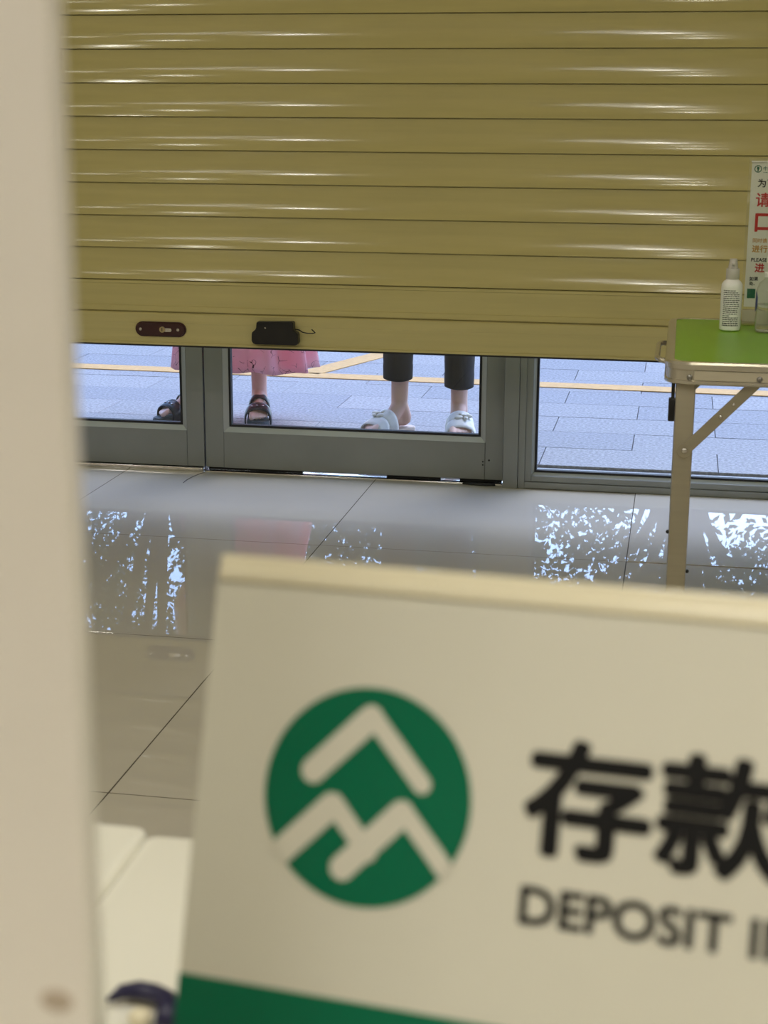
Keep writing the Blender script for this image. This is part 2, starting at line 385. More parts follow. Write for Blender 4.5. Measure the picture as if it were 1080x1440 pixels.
# ------------------------------------------------------------------ roller shutter
YS = .46; Q = .0912; Z1 = 1.3639
sh = thing('roller_shutter', (-.3, YS, .45), 'cream yellow roller shutter of horizontal slats, lowered most of the way over the glass doors', 'shutter')
SX0, SX1 = -3.1, 2.6
def slat_profile():
    n = 14; h = Q - .0032; pr = []; y = 0.
    for i in range(n + 1):
        t = i / n; pr.append((y, -h * t))
        ph = math.radians(45 * (t + .5 / n - .40)); y -= math.tan(ph) * h / n
    yl = pr[-1][0]
    pr += [(yl + .002, -h - .0008), (.0098, -h - .0008), (.0098, -Q - .004), (.0128, -Q - .004), (.0128, -h + .002), (.0088, -h + .004), (.0088, 0)]
    return pr
SP = slat_profile()
slat0 = None
for k in range(-12, 8):
    z = Z1 - k * Q                       # z of the dark joint over this slat
    if slat0 is None:
        slat0 = prism_x('slat', [(YS + y, zz) for y, zz in SP], SX0, SX1, M_slat, sh, angle=18); o = slat0; o.location.z = z
    else:
        o = slat0.copy(); C.objects.link(o); o.location.z = z
ZB = Z1 - 8 * Q
prism_x('slat', [(YS, ZB - .0005), (YS - .002, ZB - .002), (YS - .002, ZB - .009), (YS + .0015, ZB - .0105), (YS + .0015, ZB - .072), (YS - .001, ZB - .0735), (YS - .001, ZB - Q + .003), (YS + .006, ZB - Q + .003), (YS + .006, ZB - Q - .004), (YS + .01, ZB - Q - .004), (YS + .01, ZB - .0005)], SX0, SX1, M_slat, sh)
ZC = Z1 - 9 * Q
prism_x('bottom_bar', [(YS - .004, ZC - .001), (YS - .008, ZC - .004), (YS - .008, ZC - .03), (YS - .0072, ZC - .031), (YS - .0072, .458), (YS - .01, .4565), (YS - .01, .4505), (YS + .028, .4505), (YS + .028, ZC + .008), (YS + .0125, ZC + .008), (YS + .0125, ZC - .006), (YS + .004, ZC - .006), (YS + .004, ZC - .001)], SX0, SX1, M_bar, sh)
box('rubber_seal', SX0, SX1, YS - .0095, YS + .029, .4455, .4502, M_dark, sh)
for x0, x1 in ((SX0 - .06, SX0 + .01), (SX1 - .01, SX1 + .06)): box('guide_rail', x0, x1, YS - .03, YS + .045, .0, 2.46, M_alu_frame, sh, .003)
box('shutter_box', SX0 - .06, SX1 + .06, YS - .2, YS + .2, 2.46, 2.88, M_bar, sh, .01)
# oval lock plate
def stadium(x0, x1, zc, hh, y0, y1, seg=12):
    bm = bmesh.new(); pts = []
    for k in range(seg + 1): a = PI / 2 + PI * k / seg; pts.append((x0 + hh + hh * math.cos(a), zc + hh * math.sin(a)))
    for k in range(seg + 1): a = -PI / 2 + PI * k / seg; pts.append((x1 - hh + hh * math.cos(a), zc + hh * math.sin(a)))
    f = bm.faces.new([bm.verts.new((x, y1, z)) for x, z in pts]); r = bmesh.ops.extrude_face_region(bm, geom=[f])
    for v in r['geom']:
        if isinstance(v, bmesh.types.BMVert): v.co.y = y0
    return bm, pts
bm, _ = stadium(-.646, -.494, .4955, .0215, YS - .016, YS - .0065)
fs = [f for f in bm.faces if all(abs(v.co.y - (YS - .016)) < 1e-6 for v in f.verts)]
bmesh.ops.bevel(bm, geom=list({e for f in fs for e in f.edges}), offset=.004, segments=3, affect='EDGES')
lp = bm_obj('lock_plate', bm, M_lock, sh, angle=30)
yl = YS - .0163
for sx in (-.629, -.5165):
    bm = bmesh.new(); add_cyl(bm, (sx, yl + .002, .4955), (sx, yl - .0015, .4955), .0052, .0045); s_ = bm_obj('screw', bm, M_steel, lp)
bm = bmesh.new(); add_cyl(bm, (-.563, yl + .002, .4955), (-.563, yl - .004, .4955), .0085, .0085, 24); bm_obj('lock_cylinder', bm, mat('brass', (.5, .42, .25), .3, 1., var=.05), lp, angle=40)
box('keyway', -.5642, -.5618, yl - .0046, yl - .0035, .4905, .5005, M_black, lp)
bm, _ = stadium(-.56, -.535, .4945, .0052, yl - .002, yl + .002); bm_obj('cylinder_body', bm, M_steel, lp, angle=30)
# black sensor box with lugs and a loose wire
pts = [(-.278, .5275), (-.1715, .5305), (-.1705, .505), (-.158, .4975), (-.1565, .4705), (-.163, .4635), (-.286, .4635), (-.2935, .472), (-.2925, .4965), (-.28, .507)]
bm = bmesh.new(); f = bm.faces.new([bm.verts.new((x, YS - .007, z)) for x, z in pts]); r = bmesh.ops.extrude_face_region(bm, geom=[f])
for v in r['geom']:
    if isinstance(v, bmesh.types.BMVert): v.co.y = YS - .034
bmesh.ops.bevel(bm, geom=bm.edges[:], offset=.002, segments=2, affect='EDGES')
sb = bm_obj('sensor_box', bm, M_black, sh, angle=30)
cyl('screw', (-.252, YS - .0338, .5115), (-.252, YS - .036, .5115), .002, M_steel, sb)
tube('wire', [(-.168, YS - .02, .508), (-.155, YS - .026, .5075), (-.145, YS - .03, .502), (-.13, YS - .028, .4985), (-.115, YS - .026, .4985), (-.1085, YS - .027, .501), (-.113, YS - .03, .506), (-.1175, YS - .032, .511)], .0016, M_black, sb)

# ------------------------------------------------------------------ ceiling downlights
lamp_pts = [(-1.42, -1.84), (-2.25, -3.0), (-1.45, -.95), (.92, -2.0), (.92, -2.75), (3.2, -1.9), (3.2, -3.0), (-3.4, -1.9)]
proto = None
for (x, y) in lamp_pts:
    if proto is None:
        r = thing('ceiling_downlight', (x, y, RZ), 'round white recessed downlight in the ceiling', 'ceiling light', 'downlights in the ceiling')
        rim = lathe('rim', [(.06, -.013), (.07, -.014), (.075, -.008), (.076, 0)], (x, y, RZ), M_house, r)
        bm = bmesh.new(); bmesh.ops.create_circle(bm, cap_ends=True, segments=32, radius=.058, matrix=Matrix.Translation((x, y, RZ - .0145)))
        for f in bm.faces:
            if f.normal.z > 0: f.normal_flip()
        me = bpy.data.meshes.new('diffuser'); bm.to_mesh(me); bm.free(); dif = link('diffuser', me, M_lamp, r)
        proto = (r, rim, dif); P0 = (x, y)
    else:
        r2 = proto[0].copy(); C.objects.link(r2); r2.location = (x, y, RZ)
        for c in proto[1:]:
            c2 = c.copy(); C.objects.link(c2); c2.parent = r2; c2.matrix_parent_inverse = c.matrix_parent_inverse.copy()

dl_mesh = None
for x in (-1.3, .75, 2.8):  # unseen fill lamps, added to brighten the desk tops and the sign
    y = -3.9
    r2 = proto[0].copy(); C.objects.link(r2); r2.location = (x, y, RZ); r2.scale = (1.7, 1.7, 1); r2['label'] = 'round fill lamp added in the ceiling above the white desks, out of view'; r2['group'] = 'fill lamps added above the desks'
    for c in proto[1:]:
        c2 = c.copy(); C.objects.link(c2); c2.parent = r2; c2.matrix_parent_inverse = c.matrix_parent_inverse.copy()
        if c is proto[2]:
            if dl_mesh is None: dl_mesh = c.data.copy(); dl_mesh.materials.clear(); dl_mesh.materials.append(M_dfill)
            c2.data = dl_mesh
proto = None
for y in (-4.75, -6.2):  # unseen fill panels behind the camera, added to light the sign and board
    for x in (-2.2, .5, 3.2):
        if proto is None:
            r = thing('ceiling_fill_panel', (x, y, RZ), 'square white fill panel added in the ceiling behind the camera', 'ceiling light', 'fill panels added behind the camera')
            fr = ring_sweep('light_frame', x - .31, x + .31, y - .31, y + .31, .004, [(0, RZ - .002), (0, RZ - .02), (.02, RZ - .02), (.02, RZ - .002)], M_house, r)
            df = box('diffuser', x - .289, x + .289, y - .289, y + .289, RZ - .017, RZ - .006, M_pfill, r); proto = (r, fr, df)
        else:
            r2 = proto[0].copy(); C.objects.link(r2); r2.location = (x, y, RZ)
            for c in proto[1:]: c2 = c.copy(); C.objects.link(c2); c2.parent = r2; c2.matrix_parent_inverse = c.matrix_parent_inverse.copy()

# ------------------------------------------------------------------ folding table, right
TX0, TX1, TY0, TY1, TZ = .880, 2.08, -1.232, -.61, .70
tb = thing('folding_table', ((TX0 + TX1) / 2, (TY0 + TY1) / 2, 0), 'folding table with bright green top and silver frame, before the shutter at right', 'table')
ring_sweep('frame_rim', TX0, TX1, TY0, TY1, .045, [(.0, .688), (.0, .697), (.003, .7005), (.016, .7005), (.0165, .696), (.02, .68), (.02, .662), (.003, .662), (.0, .664), (.0, .6685), (.0028, .670), (.0028, .6865)], M_alu_edge, tb)
pts = round_rect(TX0 + .016, TX1 - .016, TY0 + .016, TY1 - .016, .03, 8)
bm = bmesh.new(); f = bm.faces.new([bm.verts.new((x, y, .6995)) for x, y in pts]); r = bmesh.ops.extrude_face_region(bm, geom=[f])
for v in r['geom']:
    if isinstance(v, bmesh.types.BMVert): v.co.z = .69
bm_obj('green_top', bm, M_green, tb)
box('side_panel', TX0 + .05, TX1 - .05, TY0 + .0015, TY0 + .004, .6705, .6865, M_alu_side, tb)
for x in (.9225, 1.038, 1.92, 2.04):
    bm = bmesh.new(); add_ball(bm, (x, TY0 + .0015, .6755), .0052, (1, .5, 1)); bm_obj('rivet', bm, M_rivet, tb, smooth=True)
def leg(x, y, sx, name='leg'):
    r = box(name, x - .0165, x + .0165, y - .011, y + .011, .006, .662, M_alu, tb, .003)
    box('leg_foot', x - .0185, x + .0185, y - .013, y + .013, 0, .03, M_black, r, .004)
    return r
LX = .9175
for x in (LX, TX1 - (LX - TX0)):
    for y in (TY0 + .033, TY1 - .033):
        l = leg(x, y, 1)
        s = 1 if x < 1.4 else -1; fy = y - .0145 if y < -.9 else y + .0145
        bm = bmesh.new(); a = V(x + s * .003, fy, .5455); b = V(x + s * .118, fy, .668); d = (b - a).normalized(); n = V(-d.z, 0, d.x) * .0095
        q = [a - n - d * .01, b - n, b + n, a + n - d * .01]; vs = [(v.x, fy - .0015, v.z) for v in q] + [(v.x, fy + .0015, v.z) for v in q]
        bv = [bm.verts.new(v) for v in vs]
        for f in ((0, 1, 2, 3), (4, 5, 6, 7), (0, 1, 5, 4), (1, 2, 6, 5), (2, 3, 7, 6), (3, 0, 4, 7)): bm.faces.new([bv[i] for i in f])
        add_cyl(bm, (a.x, fy - .0019, a.z), (a.x, fy + .0019, a.z), .0125, None, 20)
        br = bm_obj('brace', bm, M_alu, tb)
        for t, rr in ((0, .0055), (.5, .0038), (.68, .003)):
            c = a.lerp(b, t); bm = bmesh.new(); add_ball(bm, (c.x, fy + (-.002 if y < -.9 else .002), c.z), rr, (1, .5, 1)); bm_obj('rivet', bm, M_steel, br, smooth=True)
        if s > 0 and y < -.9:
            box('leg_catch', x - .028, x - .0168, y - .008, y + .008, .594, .634, M_black, l, .002); box('catch_strip', x - .024, x - .018, y - .006, y + .006, .634, .662, M_black, l)
            for zz, xx in ((.396, -.0185), (.326, .0185)):
                bm = bmesh.new(); add_ball(bm, (x + xx, y, zz), .0035); bm_obj('leg_button', bm, M_black, l, smooth=True)
# metal carry catch on the left edge
tube('carry_handle', [(TX0 + .003, TY0 + .36, .682), (TX0 - .008, TY0 + .355, .684), (TX0 - .0145, TY0 + .33, .684), (TX0 - .0145, TY0 + .16, .684), (TX0 - .008, TY0 + .135, .684), (TX0 + .003, TY0 + .13, .682)], .0048, M_alu_edge, tb)

# ------------------------------------------------------------------ spray bottle
BX, BY = .998, -.792
sp = thing('spray_bottle', (BX, BY, .7005), 'small white spray bottle with rows of fine black print, on the green table', 'bottle')
lathe('bottle_body', [(.0175, 0), (.0198, .002), (.0202, .006), (.0202, .083), (.0195, .089), (.016, .0945), (.0125, .097), (.0118, .0985)], (BX, BY, .7008), M_white_pl, sp)
lathe('collar', [(.0125, .0985), (.0128, .0995), (.0128, .117), (.012, .1185)], (BX, BY, .7008), M_cap, sp)
lathe('nozzle_cap', [(.0096, .1187), (.0094, .12), (.0068, .1365), (.0062, .1372)], (BX, BY, .7008), M_cap, sp, sx=1.0, sy=.9)
box('nozzle', BX - .003, BX + .003, BY - .0125, BY - .006, .7008 + .125, .7008 + .13, M_cap, sp, .001)
vs, fs = [], []
rng = random.Random(3)
for row in range(19):
    z = .7008 + .0775 - row * .0037
    if row in (0,): a, lim = -.62, .35
    elif row > 12: lim = rng.choice((.1, .35, -.1, .75)) if row not in (17, 18) else .8
    else: lim = rng.uniform(.6, .85)
    a = -.85
    th = .0008 if row not in (17, 18) else .0011
    while a < lim:
        wd = rng.uniform(.1, .32); b = min(a + wd, lim); n = max(2, int((b - a) / .08) + 1); i0 = len(vs)
        for i in range(n + 1):
            t = a + (b - a) * i / n + math.atan2(-FW.x, FW.y) * 0
            for zz in (z - th, z + th): vs.append((BX + .0204 * math.sin(t), BY - .0204 * math.cos(t), zz))
        for i in range(n): fs.append((i0 + 2 * i, i0 + 2 * i + 2, i0 + 2 * i + 3, i0 + 2 * i + 1))
        a = b + .045
py_obj('printed_text', vs, fs, M_ink, sp)

# ------------------------------------------------------------------ gel pump bottle
GX, GY = 1.071, -.80
gp = thing('pump_bottle', (GX, GY, .7005), 'clear hand gel pump bottle with blue label, right of the white spray bottle', 'bottle')
lathe('bottle_body', [(.0235, 0), (.0265, .003), (.0275, .01), (.0262, .04), (.0268, .06), (.0265, .08), (.022, .093), (.0135, .1), (.0125, .104)], (GX, GY, .7008), M_acry, gp)
lathe('gel', [(.0225, .002), (.0255, .004), (.0264, .01), (.0252, .04), (.0256, .052), (.0256, .0525)], (GX, GY, .7008), M_gel, gp)
lathe('collar', [(.0135, .1045), (.0138, .105), (.0138, .113), (.012, .1145)], (GX, GY, .7008), M_white_pl, gp)
lathe('pump_head', [(.005, .115), (.005, .132), (.011, .1325), (.0115, .141), (.01, .143)], (GX, GY, .7008), M_white_pl, gp)
lathe('dip_tube', [(.0025, .054), (.0025, .104)], (GX, GY, .7008), M_cap, gp, seg=10)
vs, fs = [], []
for i in range(13):
    t = -1.62 + i / 12 * .55
    h = .021 * math.sqrt(max(0, 1 - ((i - 0) / 13) ** 2))
    for zz in (.058 - h, .058 + h): vs.append((GX + .0275 * math.sin(t), GY - .0275 * math.cos(t), .7008 + zz))
for i in range(12): fs.append((2 * i, 2 * i + 2, 2 * i + 3, 2 * i + 1))
py_obj('blue_label', vs, fs, M_blue, gp)

# ------------------------------------------------------------------ notice in a clear stand on the table
ns = thing('notice_stand', (1.125, -.67, .7005), 'white notice with red and black writing in an upright clear stand on the table', 'sign')
FR = (V(1.021, -.6805, .70), V(1, 0, 0), V(0, 0, 1), V(0, -1, 0))
quad_plate('clear_panel', FR, 0, .215, .028, .324, -.006, -.0025, M_acry, ns)
quad_plate('clear_panel', FR, 0, .215, .028, .324, .0002, .0022, M_acry, ns)
quad_plate('notice_sheet', FR, .0055, .2095, .034, .319, -.0023, 0, M_card, ns)
quad_plate('top_strip', FR, .004, .211, .3165, .319, .0023, .0028, mat('strip_gloss', lin((226, 224, 212)), .2, var=.02), ns)
box('stand_base', 1.023, 1.234, -.72, -.645, .7007, .7057, M_acry, ns); box('stand_block', 1.024, 1.233, -.69, -.668, .7059, .7275, mat('frosted_block', lin((214, 206, 180)), .35, var=.03, trans=.3), ns)
def nt_(s, u0, v0, h, m, bold=.0, sp_=1.):
    return put_text('lettering', s, (V(1.021, -.6808, .70), V(1, 0, 0), V(0, 0, 1), V(0, -1, 0)), u0, u0 + fit_w(s, h), v0, v0 + h, m, ns, 0., .0001, fat=bold)
bm = bmesh.new()
for k in range(28):
    a, b = 2 * PI * k / 28, 2 * PI * (k + 1) / 28; c = V(.0175, .3035, 0)
    q = [V(c.x + r_ * math.cos(t), c.y + r_ * math.sin(t), 0) for r_, t in ((.0056, a), (.0072, a), (.0072, b), (.0056, b))]
    bm.faces.new([bm.verts.new(V(1.021 + p.x, -.6810, .70 + p.y)) for p in q])
for (a, b, c_, d) in ((-.0022, .0022, -.001, .0042), (-.0012, .0012, -.0052, -.001)):
    bm.faces.new([bm.verts.new(V(1.021 + .0175 + x, -.6810, .70 + .3035 + z)) for x, z in ((a, c_), (b, c_), (b, d), (a, d))])
bm_obj('emblem', bm, M_gink, ns)
nt_('中国', .0275, .3, .0085, M_gink, .01); quad_plate('lettering', FR, .0275, .046, .2962, .297, .0001, .0003, M_gink, ns)
nt_('为了', .0185, .268, .0165, M_ink, .02)
nt_('请', .0165, .2305, .0275, M_red, .022)
nt_('口', .0175, .182, .036, M_red, .03)
nt_('同时请', .0155, .1605, .0088, M_amber, .01); nt_('进行', .015, .1415, .0145, M_amber, .02)
nt_('PLEASE', .0145, .1235, .0072, M_ink, .02)
nt_('进', .0225, .1025, .018, M_red, .03)
nt_('如果', .0135, .0855, .0082, M_ink, .02); nt_('处、', .0135, .0765, .0078, M_ink, .02)
quad_plate('green_square', FR, .0105, .0265, .051, .07, .0001, .0003, M_gink, ns)

# ------------------------------------------------------------------ desks in the foreground
def desk(x0, x1, yf, label):
    r = thing('desk', ((x0 + x1) / 2, -3.66, 0), label, 'desk')
    bm = bmesh.new(); add_box(bm, x0, x1, -4.02, yf, .768, .80)
    vert = [e for e in bm.edges if abs(e.verts[0].co.z - e.verts[1].co.z) > .01]
    bmesh.ops.bevel(bm, geom=vert, offset=.007, segments=5, profile=.5, affect='EDGES')
    hor = [e for e in bm.edges if abs(e.verts[0].co.z - e.verts[1].co.z) < 1e-5 and e.calc_face_angle(0) > .8]
    bmesh.ops.bevel(bm, geom=hor, offset=.003, segments=3, profile=.5, affect='EDGES')
    bm_obj('desk_top', bm, M_desk, r, angle=35)
    box('modesty_panel', x0 + .03, x1 - .03, yf - .05, yf - .032, .1, .768, M_desk, r)
    for a in (x0 + .012, x1 - .036): box('side_panel', a, a + .024, -4.0, yf - .02, 0, .768, M_desk, r, .002)
    return r
desk(-.95, .6788, -3.3195, 'white desk at lower left, meeting the other desk beside the foreground sign')
desk(.6796, 2.3, -3.3265, 'white desk carrying the green and white foreground sign')

# ------------------------------------------------------------------ white board at left, very near the camera
pb = thing('partition_board', (.54, -3.676, .80), 'blurred white board standing on edge along the left side of the picture', 'partition')
bm = bmesh.new(); add_box(bm, .26, .7928, -3.68, -3.6722, .8005, 1.5, .0012, 2); bm_obj('board', bm, M_panel, pb, angle=35)
box('board_foot', .30, .44, -3.72, -3.63, .8003, .812, M_panel, pb, .003)
box('board_foot', .6, .7, -3.715, -3.635, .8003, .806, M_panel, pb, .002)
bm = bmesh.new(); add_ball(bm, (.7857, -3.68, .9405), .0035, (1, .08, .7)); bm_obj('smudge', bm, M_smudge, pb, smooth=True)

# ------------------------------------------------------------------ foreground sign
SO = V(.7730, -3.5201, .9858); SU = V(.9898, -.1412, .0168).normalized(); SV = V(.0296, .3198, .947); SV = (SV - SU * SV.dot(SU)).normalized(); SN = SU.cross(SV)
SF = (SO, SU, SV, SN)
sg = thing('table_sign', (.89, -3.57, .8), 'large white sign with round green emblem and black Chinese characters, on the near desk', 'sign')
SW, SH = .252, -.1925
quad_plate('sign_holder', SF, -.0005, SW + .0005, SH, 0, -.005, -.0012, M_holder, sg, .001)
quad_plate('holder_lip', SF, 0, SW, -.0078, -.0040, -.0012, .0006, M_holder, sg, .0008)
quad_plate('sign_card', SF, 0, SW, SH, -.0082, -.0012, 0, M_paper, sg)
quad_plate('green_band', SF, .0, SW, SH, -.1173, .0, .00012, M_sgreen, sg)
# backward leg and base plate
bm = bmesh.new(); P = [SO + SU * (SW * .3) + SV * -.02 - SN * .005, SO + SU * (SW * .7) + SV * -.02 - SN * .005]
q = [P[0], P[1], V(P[1].x, -3.455, .8035), V(P[0].x, -3.45, .8035)]
vs = q + [v + V(0, .004, .002) for v in q]; bv = [bm.verts.new(v) for v in vs]
for f in ((0, 1, 2, 3), (4, 5, 6, 7), (0, 1, 5, 4), (1, 2, 6, 5), (2, 3, 7, 6), (3, 0, 4, 7)): bm.faces.new([bv[i] for i in f])
bm_obj('support_leg', bm, M_holder, sg)
a = SO + SV * SH; b = SO + SV * SH + SU * SW; nn = V(SU.x, SU.y, 0).normalized(); pp = V(-nn.y, nn.x, 0)
bm = bmesh.new(); vs = []
for z in (.8004, .8052):
    for o_, d in ((a + nn * .02, -.002), (b - nn * .002, -.002), (b - nn * .002, .11), (a + nn * .02, .11)): v = o_ + pp * d; vs.append((v.x, v.y, z))
bv = [bm.verts.new(v) for v in vs]
for f in ((0, 1, 2, 3), (4, 5, 6, 7), (0, 1, 5, 4), (1, 2, 6, 5), (2, 3, 7, 6), (3, 0, 4, 7)): bm.faces.new([bv[i] for i in f])
bm_obj('base_plate', bm, M_holder, sg)
# emblem: green disc with white angle strokes
EU, EV, ER = .0498, -.0628, .0295
def plane_pt(u, v, d): return SO + SU * u + SV * v + SN * d
bm = bmesh.new(); bm.faces.new([bm.verts.new(plane_pt(EU + ER * math.cos(2 * PI * k / 72), EV + ER * math.sin(2 * PI * k / 72), .0002)) for k in range(72)])
em = bm_obj('emblem', bm, M_sgreen, sg)
def stroke(bm, p, q, r, d):
    p = Vector(p); q = Vector(q); e = (q - p).normalized(); n = Vector((-e.y, e.x)) * r; pts = []
    a0 = math.atan2(n.y, n.x)
    for k in range(13): a = a0 + PI * k / 12; pts.append((p.x + r * math.cos(a), p.y + r * math.sin(a)))
    for k in range(13): a = a0 + PI + PI * k / 12; pts.append((q.x + r * math.cos(a), q.y + r * math.sin(a)))
    den = []
    for (xa, ya), (xb, yb) in zip(pts, pts[1:] + pts[:1]):
        for k in range(8): den.append((xa + (xb - xa) * k / 8, ya + (yb - ya) * k / 8))
    cl = [(x * min(1, 1.006 / max(math.hypot(x, y), .1)), y * min(1, 1.006 / max(math.hypot(x, y), .1))) for x, y in den] if any(math.hypot(x, y) > 1.1 for x, y in pts) else pts
    bm.faces.new([bm.verts.new(plane_pt(EU + ER * x, EV + ER * y, d)) for x, y in cl])
bm = bmesh.new()
for i, (p, q, r) in enumerate([((-.532, .183), (-.015, .722), .118), ((-.005, .745), (.524, .178), .088),
                ((-1.05, -.88), (-.32, -.115), .118), ((-.30, -.095), (.06, -.49), .095),
                ((-.165, -.664), (.36, -.105), .118), ((.375, -.085), (1.0, -.76), .088)]):
    stroke(bm, p, q, r, .0004 + i * .00002)
bm_obj('emblem_stroke', bm, M_paper, em)
for i, ch in enumerate('存款保险'):
    u = .0932 + i * .0346
    put_text('lettering', ch, SF, u, u + .0338, -.0722, -.0410, M_ink, sg, .0, .0002, fat=.034)
put_text('lettering', 'DEPOSIT', SF, .0944, .1490, -.0903, -.0800, M_ink, sg, .0, .0002, fat=.028)
put_text('lettering', 'INSURANCE', SF, .1535, .2290, -.0903, -.0800, M_ink, sg, .0, .0002, fat=.028)

# ------------------------------------------------------------------ small navy piece by the sign
hk = thing('plastic_hook', (.725, -3.46, .8), 'small dark navy plastic hook on the white desk, beside the big sign', 'hook')
bm = bmesh.new(); tube_bm(bm, [(.7115, -3.4635, .8032), (.7150, -3.4590, .8042), (.7210, -3.4575, .8046), (.7275, -3.459, .8048), (.733, -3.4625, .8048), (.7355, -3.468, .8046), (.737, -3.476, .804)], [.0009, .0026, .0034, .0036, .004, .0042, .004], 12)
bm_obj('hook_arm', bm, M_navy, hk, smooth=True)
bm = bmesh.new(); add_ball(bm, (.7265, -3.472, .8035), .0045, (1, 1, .7)); bm_obj('hook_end', bm, M_cream, hk, smooth=True)

# ------------------------------------------------------------------ small bits on the floor by the door
ca = tag(tube('cable', [(.275, .775, .004), (.31, .768, .0042), (.35, .762, .0045), (.375, .766, .005), (.37, .775, .005), (.33, .779, .0045), (.29, .777, .0042)], .0028, M_black), 'black cable loop on the floor at the right foot of the middle door', 'cable')
tag(tube('hair_strand', [(-.548, .772, .0012), (-.556, .75, .001), (-.566, .71, .0009), (-.571, .66, .0009), (-.569, .62, .0009)], .0007, M_hair), 'thin dark curved strand on the tiles under the seam of two doors', 'strand')

# ------------------------------------------------------------------ people outside
def remesh_obj(name, bm, m, parent, voxel=.004, smooth=3):
    me = bpy.data.meshes.new(name); bm.to_mesh(me); bm.free(); o = bpy.data.objects.new('tmp', me); C.objects.link(o)
    md = o.modifiers.new('r', 'REMESH'); md.mode = 'VOXEL'; md.voxel_size = voxel; md.use_smooth_shade = True
    if smooth: s_ = o.modifiers.new('s', 'SMOOTH'); s_.iterations = smooth; s_.factor = .5
    m2 = bpy.data.meshes.new_from_object(o.evaluated_get(bpy.context.evaluated_depsgraph_get())); bpy.data.objects.remove(o)
    m2.name = name; m2.materials.clear(); m2.shade_smooth()
    return link(name, m2, m, parent)
def foot(bm, heel, toe, med, sole, ra=.031, wd=1.):
    h = V(*heel, 0); t = V(*toe, 0); e = (t - h).normalized(); n = V(-e.y, e.x, 0); n = n if n.x * med > 0 else -n; L = (t - h).length
    P = lambda s, k, z: h + e * s + n * (k * wd) + V(0, 0, sole + z)
    add_cap(bm, P(.036, 0, .031), P(.055, 0, .08), .031, ra)
    add_cap(bm, P(.055, .002, .08), P(.1, .006, .041), ra - .001, .0245 * wd)
    add_cap(bm, P(.04, -.004, .03), P(.11, -.012, .026), .028 * wd, .025 * wd)
    add_cap(bm, P(.1, .006, .041), P(L - .068, .016, .022), .0245 * wd, .0185 * wd)
    add_cap(bm, P(.11, -.012, .026), P(L - .078, -.024, .019), .025, .016)
    add_cap(bm, P(L - .068, .018, .026), P(L - .078, -.024, .019), .02, .016)
    for i, (k, dl, r) in enumerate(((.027, 0, .0125), (.0085, -.006, .0095), (-.006, -.013, .009), (-.019, -.022, .0085), (-.031, -.033, .008))):
        add_cap(bm, P(L - .07 + dl * .5, k * .85, .021), P(L - .034 + dl, k, .0195), r * 1.05 * wd, r * wd); add_cap(bm, P(L - .034 + dl, k, .0195), P(L - .014 + dl, k * 1.04, .0115), r * wd, r * .92 * wd)
    return h + e * .055 + V(0, 0, sole + .08), e, n, L, h
def hand(bm, w_, d, side):
    d = d.normalized(); a = V(0, 1, 0); b = d.cross(a)
    palm = w_ + d * .07; add_cap(bm, w_, w_ + d * .035, .024, .026)
    for k in (-.024, 0, .024): add_cap(bm, w_ + d * .03 + a * k * .6, palm + a * k, .014, .0125)
    for k, l in ((-.03, .062), (-.011, .074), (.009, .07), (.028, .055)):
        p0 = palm + a * k; p1 = p0 + d * l * .5 + b * .006 * side; p2 = p1 + d * l * .42 + b * .016 * side; add_cap(bm, p0, p1, .009, .0085); add_cap(bm, p1, p2, .0085, .0072)
    p0 = w_ + d * .025 - a * .024; p1 = p0 + d * .03 - a * .024; p2 = p1 + d * .028 - a * .006; add_cap(bm, p0, p1, .012, .0105); add_cap(bm, p1, p2, .0105, .0085)
